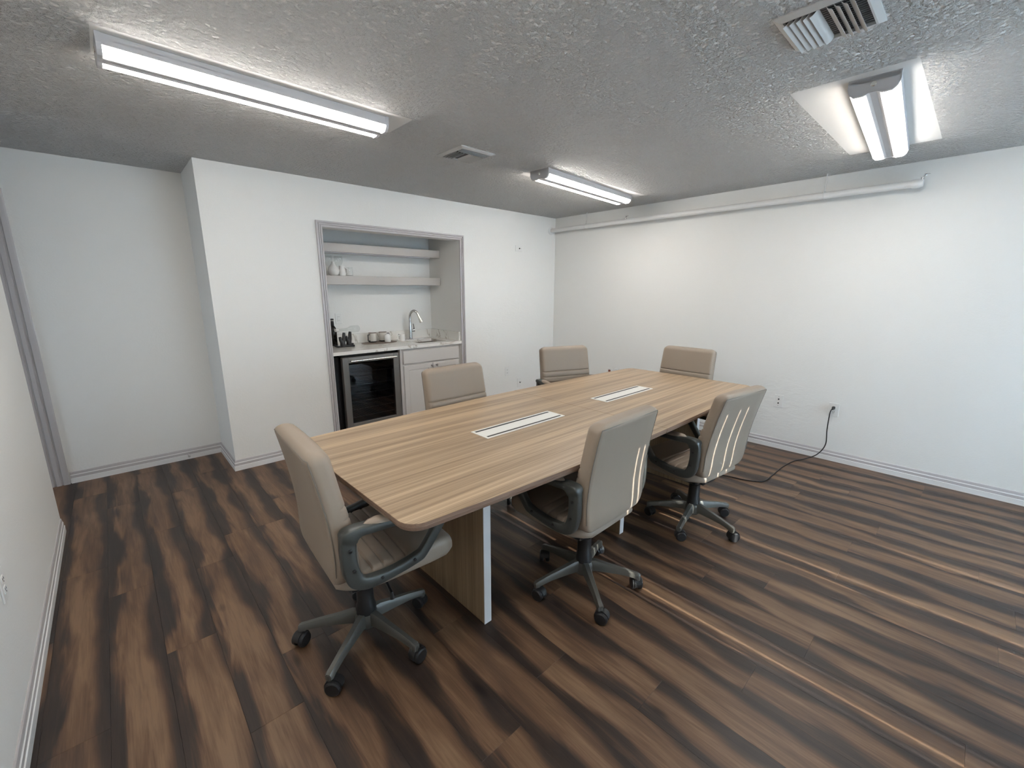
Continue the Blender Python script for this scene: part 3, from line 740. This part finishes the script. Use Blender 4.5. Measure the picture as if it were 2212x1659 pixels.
        for by, bz in ((-0.136, .640), (-0.128, .560), (-0.03, .490), (0.10, .506)):
            MB().lathe([(0.0065, -0.004), (0.0065, 0.001), (0.004, 0.0025)], 10, T=Matrix.Translation((s*0.296, by, bz+dz)) @ Matrix.Rotation(s*PI/2, 4, 'Y')).build('bolt', BLACK, ar)
        MB().box(*sorted((s*0.225, s*0.255)), -0.150, -0.115, 0.58+dz, 0.66+dz, 0.004).build('arm_bracket', BLACK, c)
    # tilt mechanism and column
    MB().box(-0.07, 0.07, -0.10, 0.12, 0.352+dz, 0.402+dz, 0.012).build('tilt_mechanism', BLACK, c)
    MB().tube([(0.05, 0.03, 0.375+dz), (0.17, 0.03, 0.372+dz), (0.215, 0.03, 0.350+dz), (0.222, 0.03, 0.325+dz)], [0.006, 0.006, 0.007, 0.009], 8).build('lever', BLACK, c, 40)
    MB().lathe([(0.040, 0.068), (0.042, 0.10), (0.042, 0.165), (0.036, 0.185), (0.034, 0.26), (0.034, 0.27), (0.029, 0.272), (0.029, 0.357+dz)], 20).build('gas_lift', BLACK, c, 40)
    # five-star base
    R = 0.272
    for k in range(5):
        a = base_phase-rz+2*PI*k/5
        T = Matrix.Rotation(a, 4, 'Z')
        tab = [(0.036, 0.112, 0.020, 0.030), (0.06, 0.117, 0.019, 0.027), (0.12, 0.108, 0.0165, 0.021), (0.20, 0.097, 0.014, 0.016), (0.255, 0.085, 0.0135, 0.014), (0.276, 0.080, 0.0155, 0.014), (0.286, 0.077, 0.012, 0.011)]
        loops = [[(r, y, z) for y, z in [(-w, zc-h), (w, zc-h), (w, zc+h*0.4), (w*0.6, zc+h), (-w*0.6, zc+h), (-w, zc+h*0.4)]] for r, zc, w, h in tab]
        lg = MB().loft(loops, T=T)
        lg.lathe([(0.0145, 0.058), (0.0160, 0.083)], 12, T=T @ Matrix.Translation((R, 0, 0)))
        leg = lg.build('base_leg', BASE, c, 45)
        Cm = T @ Matrix.Translation((R, 0, 0)) @ Matrix.Rotation(random.uniform(-1.2, 1.2)+PI/2, 4, 'Z') @ Matrix.Translation((0.012, 0, 0))
        cs = MB()
        for s in (-1, 1):
            W = Cm @ Matrix.Translation((0, s*0.0165, 0.0310)) @ Matrix.Rotation(PI/2, 4, 'X')
            cs.lathe([(0.010, -0.0115), (0.0255, -0.0115), (0.0304, -0.007), (0.0310, 0), (0.0304, 0.007), (0.0255, 0.0115), (0.010, 0.0115)], 18, T=W)
        hood = [(0.0350*math.cos(t), 0.0310+0.0350*math.sin(t)) for t in [math.radians(d) for d in range(10, 191, 15)]]
        hood_in = [(0.0320*math.cos(t), 0.0310+0.0320*math.sin(t)) for t in [math.radians(d) for d in range(190, 9, -15)]]
        cs.loft([[(x, y, z) for x, z in hood+hood_in] for y in (-0.0135, 0.0135)], T=Cm)
        cs.lathe([(0.009, 0.050), (0.010, 0.072)], 10, T=Cm @ Matrix.Translation((-0.012, 0, 0)))
        cs.build('caster', BLACK, leg, 40)
    hb = MB().lathe([(0.030, 0.070), (0.046, 0.074), (0.050, 0.095), (0.048, 0.125), (0.043, 0.135)], 24); hb.build('base_hub', BASE, c, 40)
    return c
D = math.radians
office_chair((0.638, 1.616), D(-90-3), -0.012, D(0), 'taupe leather office chair at the near left end of the table, back turned')
office_chair((1.622, 1.194), D(1), -0.024, D(18), 'taupe leather office chair on the near side of the table, beside the first leg panel')
office_chair((2.640, 1.085), D(-7), -0.046, D(45), 'taupe leather office chair on the near side of the table, closest to the cord', -0.075)
office_chair((1.700, 2.235), D(180), 0.0, D(30), 'taupe leather office chair across the table in front of the niche cabinet')
office_chair((2.935, 2.350), D(180-20), 0.012, D(10), 'taupe leather office chair across the table near the room corner, turned slightly')
office_chair((3.665, 1.755), D(90), 0.0, D(20), 'taupe leather office chair at the far end of the table facing the camera')

# ------------------------------------------------------------------ power cord
pts = [(4.56, 0.741, 0.487), (4.535, 0.745, 0.482), (4.52, 0.752, 0.44), (4.515, 0.752, 0.30), (4.512, 0.745, 0.16), (4.495, 0.79, 0.06), (4.45, 0.86, 0.010), (4.316, 0.919, 0.005), (4.088, 0.948, 0.005), (3.832, 0.952, 0.005), (3.655, 0.965, 0.005), (3.574, 1.07, 0.005), (3.533, 1.228, 0.005), (3.40, 1.45, 0.005), (3.26, 1.60, 0.005)]
cd = empty('power_cord', (4.5, 0.75, 0), 0, 'black power cord plugged into the right wall and trailing under the table', 'cord')
pts = [(a-4.5, b-0.75, z) for a, b, z in pts]
MB().tube(catmull(pts, 8), 0.0047, 8).build('cable', CORD, cd, 60)
pl = MB().box(0.058, 0.086, -0.020, 0.002, 0.475, 0.500, 0.004); pl.box(0.034, 0.060, -0.016, -0.002, 0.474, 0.494, 0.004); pl.build('plug', CORD, cd)

# ------------------------------------------------------------------ niche: counter, cabinet, cooler, shelves
SX0, SX1, SY0, SY1 = 2.49, 2.86, 4.20, 4.53
m = MB()
T0, T1 = ZC-0.032, ZC
cx0, cx1, cy0, cy1 = NX0+0.002, NX1-0.002, YB-0.006, NYB-0.001
m.box(cx0, SX0, cy0, cy1, T0, T1); m.box(SX1, cx1, cy0, cy1, T0, T1); m.box(SX0, SX1, cy0, SY0, T0, T1); m.box(SX0, SX1, SY1, cy1, T0, T1)
ct = empty('countertop', (0, 0, 0), 0, 'white veined quartz countertop with a sink cut-out in the niche', 'countertop')
ct.location = ((cx0+cx1)/2, cy0, 0)
def shift(mb, dx, dy, dz=0): mb.v = [(x-dx, y-dy, z-dz) for x, y, z in mb.v]; return mb
OX, OY = (cx0+cx1)/2, cy0
shift(m, OX, OY).build('slab', QUARTZ, ct)
tag(shift(MB().box(cx0, cx1, NYB-0.022, NYB-0.001, 0, 0.102, 0.001), OX, NYB).build('backsplash', QUARTZ, None, None, (OX, NYB, ZC)), 'low white veined quartz backsplash along the niche back wall', 'backsplash')
tag(shift(MB().box(NX1-0.022, cx1, YB+0.02, NYB-0.0225, 0, 0.102, 0.001), NX1, YB).build('backsplash', QUARTZ, None, None, (NX1, YB, ZC)), 'short white veined quartz splash on the right side of the niche', 'backsplash')
sk = empty('sink', ((SX0+SX1)/2, (SY0+SY1)/2, T0-0.18), 0, 'undermount steel sink set into the niche countertop', 'sink')
hx, hy = (SX1-SX0)/2+0.006, (SY1-SY0)/2+0.006
m = MB().loft([[(x, y, z) for x, y in rrect(-a, a, -b, b, 0.03, 5)] for a, b, z in ((hx, hy, 0.178), (hx-0.004, hy-0.004, 0.02), (hx-0.03, hy-0.03, 0.004))], cap=False)
m.add([(x, y, 0.004) for x, y in rrect(-hx+0.03, hx-0.03, -hy+0.03, hy-0.03, 0.03, 5)], [tuple(range(24))])
m.build('basin', STEEL, sk, 40); MB().lathe([(0.0, 0.0055), (0.03, 0.0055), (0.038, 0.0045)], 16, cap=False).build('drain', CHROME, sk)
fa = empty('faucet', (2.622, 4.605, ZC), 0, 'chrome gooseneck kitchen faucet beside the sink', 'faucet')
MB().lathe([(0.0, 0), (0.034, 0), (0.034, 0.006), (0.022, 0.010), (0.021, 0.05), (0.0185, 0.15), (0.0145, 0.19)], 20, cap=False).build('faucet_body', CHROME, fa, 40)
arc = [(0, 0, 0.18), (0, 0, 0.27)] + [(0.035-0.055*math.cos(a)+0.02, -0.055+0.055*math.cos(a), 0.28+0.075*math.sin(a)) for a in [PI*k/14 for k in range(0, 12)]]
arc = [(0, 0, 0.18), (0, 0, 0.26)] + [((1-math.cos(a))*0.036, -(1-math.cos(a))*0.038, 0.262+0.075*math.sin(a)) for a in [PI*k/14 for k in range(0, 13)]]
MB().tube(arc, 0.0140, 12).build('spout', CHROME, fa, 40)
e = Vector(arc[-1]); dvec = (e-Vector(arc[-2])).normalized()
MB().tube([e, e+dvec*0.03, e+dvec*0.09, e+dvec*0.10], [0.0150, 0.0155, 0.0235, 0.022], 14).build('spray_head', STEELB, fa, 40)
h = MB().tube([(0.015, -0.003, 0.105), (0.052, -0.006, 0.105)], 0.017, 14); h.tube([(0.045, -0.005, 0.11), (0.042, -0.012, 0.145), (0.030, -0.02, 0.185)], [0.008, 0.006, 0.005], 8); h.build('handle', CHROME, fa, 40)

# sink cabinet
cb = empty('sink_cabinet', (2.59, YB+0.03, 0), 0, 'greige two-door cabinet under the sink end of the counter', 'cabinet')
m = MB(); x0, x1 = 2.200-2.59, NX1-0.003-2.59
m.box(x0, x1, 0.02, 0.60, 0.09, 0.70); m.box(x0, x1, 0.06, 0.60, 0.0, 0.09)
m.box(x0, x0+0.02, 0.02, 0.60, 0.70, T0-0.001); m.box(x1-0.02, x1, 0.02, 0.60, 0.70, T0-0.001)
m.box(x0, x1, 0.0, 0.02, 0.09, T0-0.001)
m.build('cabinet_body', CABINET, cb)
def panel(name, xa, xb, za, zb, inset):
    lv = [(0.0, 0.0), (0.0, -0.016), (0.004, -0.020)]
    loops = [[(xa+o, y, za+o), (xb-o, y, za+o), (xb-o, y, zb-o), (xa+o, y, zb-o)] for o, y in lv]
    if inset:
        for o, y in ((inset-0.004, -0.020), (inset, -0.012), (inset+0.003, -0.012), (inset+0.008, -0.0135)): loops.append([(xa+o, y, za+o), (xb-o, y, za+o), (xb-o, y, zb-o), (xa+o, y, zb-o)])
    return MB().loft(loops).build(name, CABINET, cb)
panel('drawer_front', 2.231-2.59, 2.950-2.59, 0.720, 0.862, 0)
for xa, xb, kx in ((2.231, 2.5885, 2.572), (2.5925, 2.950, 2.632)):
    dr = panel('door', xa-2.59, xb-2.59, 0.115, 0.703, 0.055)
    MB().lathe([(0.005, 0), (0.005, 0.014), (0.012, 0.018), (0.013, 0.024), (0.008, 0.028)], 14, T=Matrix.Translation((kx-2.59+(-0.004 if kx < 2.59 else 0), -0.020, 0.676)) @ Matrix.Rotation(PI/2, 4, 'X')).build('knob', STEEL, dr, 40)

# beverage cooler
bc = empty('beverage_cooler', (1.876, YB+0.03, 0), 0, 'stainless beverage cooler with dark glass door under the counter', 'cooler')
m = MB(); a = 0.300
m.box(-0.345, -0.302, 0.05, 0.60, 0.0, T0-0.004)       # gap left of the cooler: interior shadow painted in as black, plus black body side
m.box(-a, -a+0.02, 0.03, 0.60, 0.03, 0.86); m.box(a-0.02, a, 0.03, 0.60, 0.03, 0.86); m.box(-a, a, 0.58, 0.60, 0.03, 0.86)
m.box(-a, a, 0.03, 0.60, 0.84, 0.86); m.box(-a, a, 0.03, 0.60, 0.0, 0.10)
m.box(a+0.002, a+0.022, 0.04, 0.60, 0.0, T0-0.004); m.box(-0.345, a+0.022, 0.05, 0.07, 0.862, T0-0.004)
m.build('cooler_body', BLACKG, bc)
dx0, dx1, dz0, dz1 = -0.296, 0.298, 0.115, 0.858
dm = MB()
dm.box(dx0, dx0+0.06, -0.02, 0.026, dz0, dz1, 0.003); dm.box(dx1-0.06, dx1, -0.02, 0.026, dz0, dz1, 0.003)
dm.box(dx0+0.06, dx1-0.06, -0.02, 0.026, dz1-0.058, dz1, 0.003); dm.box(dx0+0.06, dx1-0.06, -0.02, 0.026, dz0, dz0+0.075, 0.003)
dd = dm.build('cooler_door', STEEL, bc)
MB().box(dx0+0.06, dx1-0.06, -0.012, -0.008, dz0+0.075, dz1-0.058).build('glass_pane', FGLASS, dd)
hb = MB().tube([(-0.225, -0.052, 0.822), (0.258, -0.052, 0.822)], 0.0095, 12)
for x in (-0.19, 0.22): hb.tube([(x, -0.018, 0.822), (x, -0.052, 0.822)], 0.007, 8)
hb.build('handle', STEELB, dd, 40)
MB().box(-0.01, 0.045, -0.0225, -0.0195, 0.150, 0.163, 0.001).build('badge', BLACKG, dd)
for z in (0.69, 0.56, 0.47, 0.39, 0.31, 0.23):
    sh = MB().tube([(-0.275, 0.05, z), (0.275, 0.05, z)], 0.004, 6)
    sh.tube([(-0.275, 0.50, z), (0.275, 0.50, z)], 0.003, 6)
    for k in range(19): sh.tube([(-0.27+k*0.03, 0.05, z+0.002), (-0.27+k*0.03, 0.50, z+0.002)], 0.0017, 4)
    sh.build('wire_shelf', STEEL, bc)

# floating shelves
for z0, z1, lb in ((1.553, 1.640, 'lower floating greige shelf in the niche holding the glasses'), (1.870, 1.955, 'upper floating greige shelf in the niche, empty')):
    s = empty('wall_shelf', ((NX0+NX1)/2, NYB, z0), 0, lb, 'shelf')
    W2 = (NX1-NX0)/2-0.001
    MB().box(-W2, W2, -0.238, -0.0005, 0, z1-z0, 0.0015).build('board', SHELF, s)
    if z0 > 1.8:
        MB().box(-W2+0.05, W2-0.12, -0.215, -0.190, -0.010, 0, 0.002).build('strip_light', LAMPG, s)

# ------------------------------------------------------------------ things on the shelf and counter
ZS = 1.640
def wine_glass(x, y, label):
    g = empty('wine_glass', (x, y, ZS), 0, label, 'glass', 'wine glasses on the shelf')
    out = [(0.0, 0), (0.034, 0), (0.034, 0.002), (0.006, 0.005), (0.004, 0.02), (0.004, 0.085), (0.008, 0.096), (0.030, 0.115), (0.043, 0.145), (0.044, 0.165), (0.037, 0.20)]
    inn = []
    MB().lathe(out+inn, 24, cap=False).build('glass_bowl', CLEAR, g, 60)
wine_glass(1.715, 4.60, 'clear stemmed wine glass on the shelf, next to the casing'); wine_glass(1.822, 4.60, 'clear stemmed wine glass on the shelf, behind the round white vase')
g = empty('vase', (1.735, 4.52, ZS), 0, 'round white ceramic vase at the left end of the lower shelf', 'vase')
MB().lathe([(0.0, 0), (0.030, 0), (0.050, 0.02), (0.057, 0.048), (0.048, 0.08), (0.026, 0.108), (0.016, 0.125), (0.015, 0.138), (0.012, 0.138), (0.012, 0.12)], 28, cap=False).build('vase_body', CERW, g, 60)
MB().tube([(0.015, 0, 0.128), (0.020, 0, 0.131), (0.020, 0, 0.128)], 0.002, 6).build('lip', CERW, g)
g = empty('creamer', (1.825, 4.53, ZS), 0, 'small white ceramic creamer on the shelf beside the candle', 'creamer')
MB().lathe([(0.0, 0), (0.032, 0), (0.038, 0.018), (0.034, 0.055), (0.026, 0.085), (0.029, 0.100), (0.026, 0.100), (0.022, 0.08)], 24, cap=False).build('creamer_body', CERW, g, 60)
MB().tube([(0.03, 0.0, 0.085), (0.05, -0.01, 0.07), (0.048, -0.01, 0.035), (0.034, 0.0, 0.025)], 0.004, 8).build('handle', CERW, g, 60)
g = empty('candle', (1.902, 4.545, ZS), 0, 'white candle in a straight glass tumbler on the lower shelf', 'candle')
MB().lathe([(0.0, 0), (0.036, 0), (0.038, 0.003), (0.038, 0.090)], 24, cap=False).build('tumbler', CLEAR, g, 60)
MB().lathe([(0.0, 0.009), (0.034, 0.009), (0.034, 0.074), (0.0, 0.074)], 24, cap=False).build('wax', CERW, g, 60)
MB().tube([(0, 0, 0.074), (0.001, 0, 0.084)], 0.0012, 6).build('wick', BLACK, g)

def mug(x, y, r, h, rz, label, body, two_tone):
    g = empty('mug', (x, y, ZC+(0.006 if two_tone else 0.0)), rz, label, 'mug', 'mugs on the counter')
    o = [(0.0, 0.004), (r-0.004, 0.004), (r, 0.010), (r, h), (r-0.0035, h), (r-0.0035, 0.012), (0.0, 0.012)]
    MB().lathe(o, 24, cap=False).build('mug_body', body, g, 60)
    if two_tone:
        MB().lathe([(0.0, 0.0), (r-0.003, 0.0), (r+0.0004, 0.004), (r+0.0004, 0.013)], 24, cap=False).build('mug_base', BLACK, g, 60)
        MB().lathe([(r+0.0006, h-0.005), (r+0.0006, h+0.0008), (r-0.004, h+0.0008), (r-0.004, h-0.004)], 24, cap=False).build('rim', TRAYM, g, 60)
        MB().tube([(r-0.001, 0, h*0.84), (r+0.026, 0, h*0.84), (r+0.030, 0, h*0.80), (r+0.030, 0, h*0.24), (r+0.026, 0, h*0.18), (r-0.001, 0, h*0.18)], 0.0048, 8).build('handle', BLACK, g, 40)
    else:
        MB().lathe([(0, 0), (r-0.004, 0), (r-0.003, 0.004)], 24, cap=False).build('mug_base', body, g)
        MB().tube(catmull([(r-0.001, 0, h*0.80), (r+0.022, 0, h*0.78), (r+0.030, 0, h*0.5), (r+0.020, 0, h*0.24), (r-0.001, 0, h*0.2)], 4), 0.0048, 8).build('handle', body, g, 60)
tr = MB().loft([[(0.205*k*math.cos(a), 0.105*k*math.sin(a), z) for a in [2*PI*q/40 for q in range(40)]] for k, z in ((0.97, 0), (1.0, 0.002), (1.0, 0.005), (0.98, 0.006), (0.96, 0.0045))])
t = tr.build('serving_mat', TRAYM, None, 40, (2.185, 4.53, ZC)); tag(t, 'brown oval mat under the mugs on the counter', 'mat')
mug(2.130, 4.585, 0.043, 0.105, D(205), 'cream mug with black handle on its left, on the brown mat', CERAMIC, True)
mug(2.262, 4.600, 0.043, 0.105, D(-10), 'cream mug with black handle on its right, behind the white jar', CERAMIC, True)
mug(2.447, 4.500, 0.038, 0.085, D(195), 'plain white mug next to the faucet', CERW, False)
g = empty('jar', (2.262, 4.485, ZC+0.006), 0, 'small white jar in front of the two cream mugs', 'jar')
MB().lathe([(0, 0), (0.030, 0), (0.034, 0.004), (0.035, 0.07), (0.030, 0.082), (0, 0.082)], 24, cap=False).build('jar_body', CERW, g, 60)
MB().lathe([(0, 0.082), (0.020, 0.082), (0.020, 0.094), (0, 0.095)], 20, cap=False).build('lid', CERW, g, 60)

# black bottle rack with a clear bottle lying in it
rk = empty('bottle_rack', (1.735, 4.44, ZC+0.0035), 0, 'black tabletop bottle rack at the left end of the counter', 'rack')
m = MB()
for y in (-0.055, 0.075):
    pass
m = MB().tube([(-0.07, -0.05, 0.008), (0.02, -0.045, 0.010), (0.10, -0.055, 0.008)], 0.011, 8); m.tube([(0.03, -0.045, 0.008), (0.07, 0.06, 0.008), (0.15, 0.10, 0.008)], 0.010, 8); m.tube([(-0.07, -0.05, 0.008), (-0.05, 0.10, 0.008)], 0.010, 8)
m.build('feet', BLACK, rk, 50)
for x, y in ((-0.015, -0.045), (0.075, 0.02)):
    u = MB().tube([(x, y, 0.008), (x-0.004, y, 0.05), (x-0.022, y, 0.075), (x-0.026, y, 0.105)], [0.030, 0.026, 0.017, 0.014], 10)
    u.tube([(x, y, 0.045), (x+0.012, y, 0.08), (x+0.016, y, 0.13), (x+0.018, y, 0.148)], [0.026, 0.019, 0.016, 0.013], 10)
    u.build('cradle', BLACK, rk, 50)
bt = empty('clear_bottle', (1.70, 4.47, ZC+0.172), 0, 'clear glass bottle lying on its side across the black rack', 'bottle')
T = Matrix.Rotation(D(-18), 4, 'Z') @ Matrix.Rotation(PI/2, 4, 'Y')
T = Matrix.Rotation(D(16), 4, 'Z') @ Matrix.Rotation(PI/2, 4, 'Y')
MB().lathe([(0.0, 0.265), (0.030, 0.265), (0.036, 0.258), (0.037, 0.20), (0.034, 0.17), (0.020, 0.135), (0.014, 0.10), (0.0135, 0.0)], 22, cap=False, T=T).build('bottle_glass', CLEAR, bt, 60)
MB().lathe([(0.0, 0.012), (0.016, 0.012), (0.016, -0.022), (0.0, -0.022)], 14, cap=False, T=T).build('stopper', CERW, bt, 60)
b2 = empty('wine_bottle', (1.705, 4.60, ZC), 0, 'dark upright bottle with black cap behind the rack', 'bottle')
MB().lathe([(0, 0), (0.034, 0), (0.037, 0.005), (0.037, 0.165), (0.030, 0.19), (0.016, 0.212), (0.0145, 0.235), (0, 0.235)], 22, cap=False).build('bottle_glass', BOTTLE, b2, 60)
MB().lathe([(0.0145, 0.200), (0.0175, 0.202), (0.0150, 0.262), (0.0, 0.262)], 18, cap=False).build('neck_foil', BLACK, b2, 60)
MB().lathe([(0.0155, 0.262), (0.0155, 0.267), (0, 0.267)], 18, cap=False).build('neck_ring', CERW, b2, 60)
MB().lathe([(0, 0.267), (0.0165, 0.267), (0.0165, 0.284), (0, 0.286)], 18, cap=False).build('cap', BLACKG, b2, 60)
cn = empty('canister', (1.600, 4.56, ZC), 0, 'dark grey canister half hidden behind the niche casing', 'canister')
MB().lathe([(0, 0), (0.048, 0), (0.050, 0.004), (0.050, 0.118), (0, 0.118)], 24, cap=False).build('canister_body', plain('canister_grey', (0.06, 0.055, 0.05), 0.35), cn, 60)
MB().lathe([(0.0505, 0.118), (0.0515, 0.120), (0.0515, 0.135), (0.046, 0.138), (0, 0.138)], 24, cap=False).build('lid', BLACKG, cn, 60)
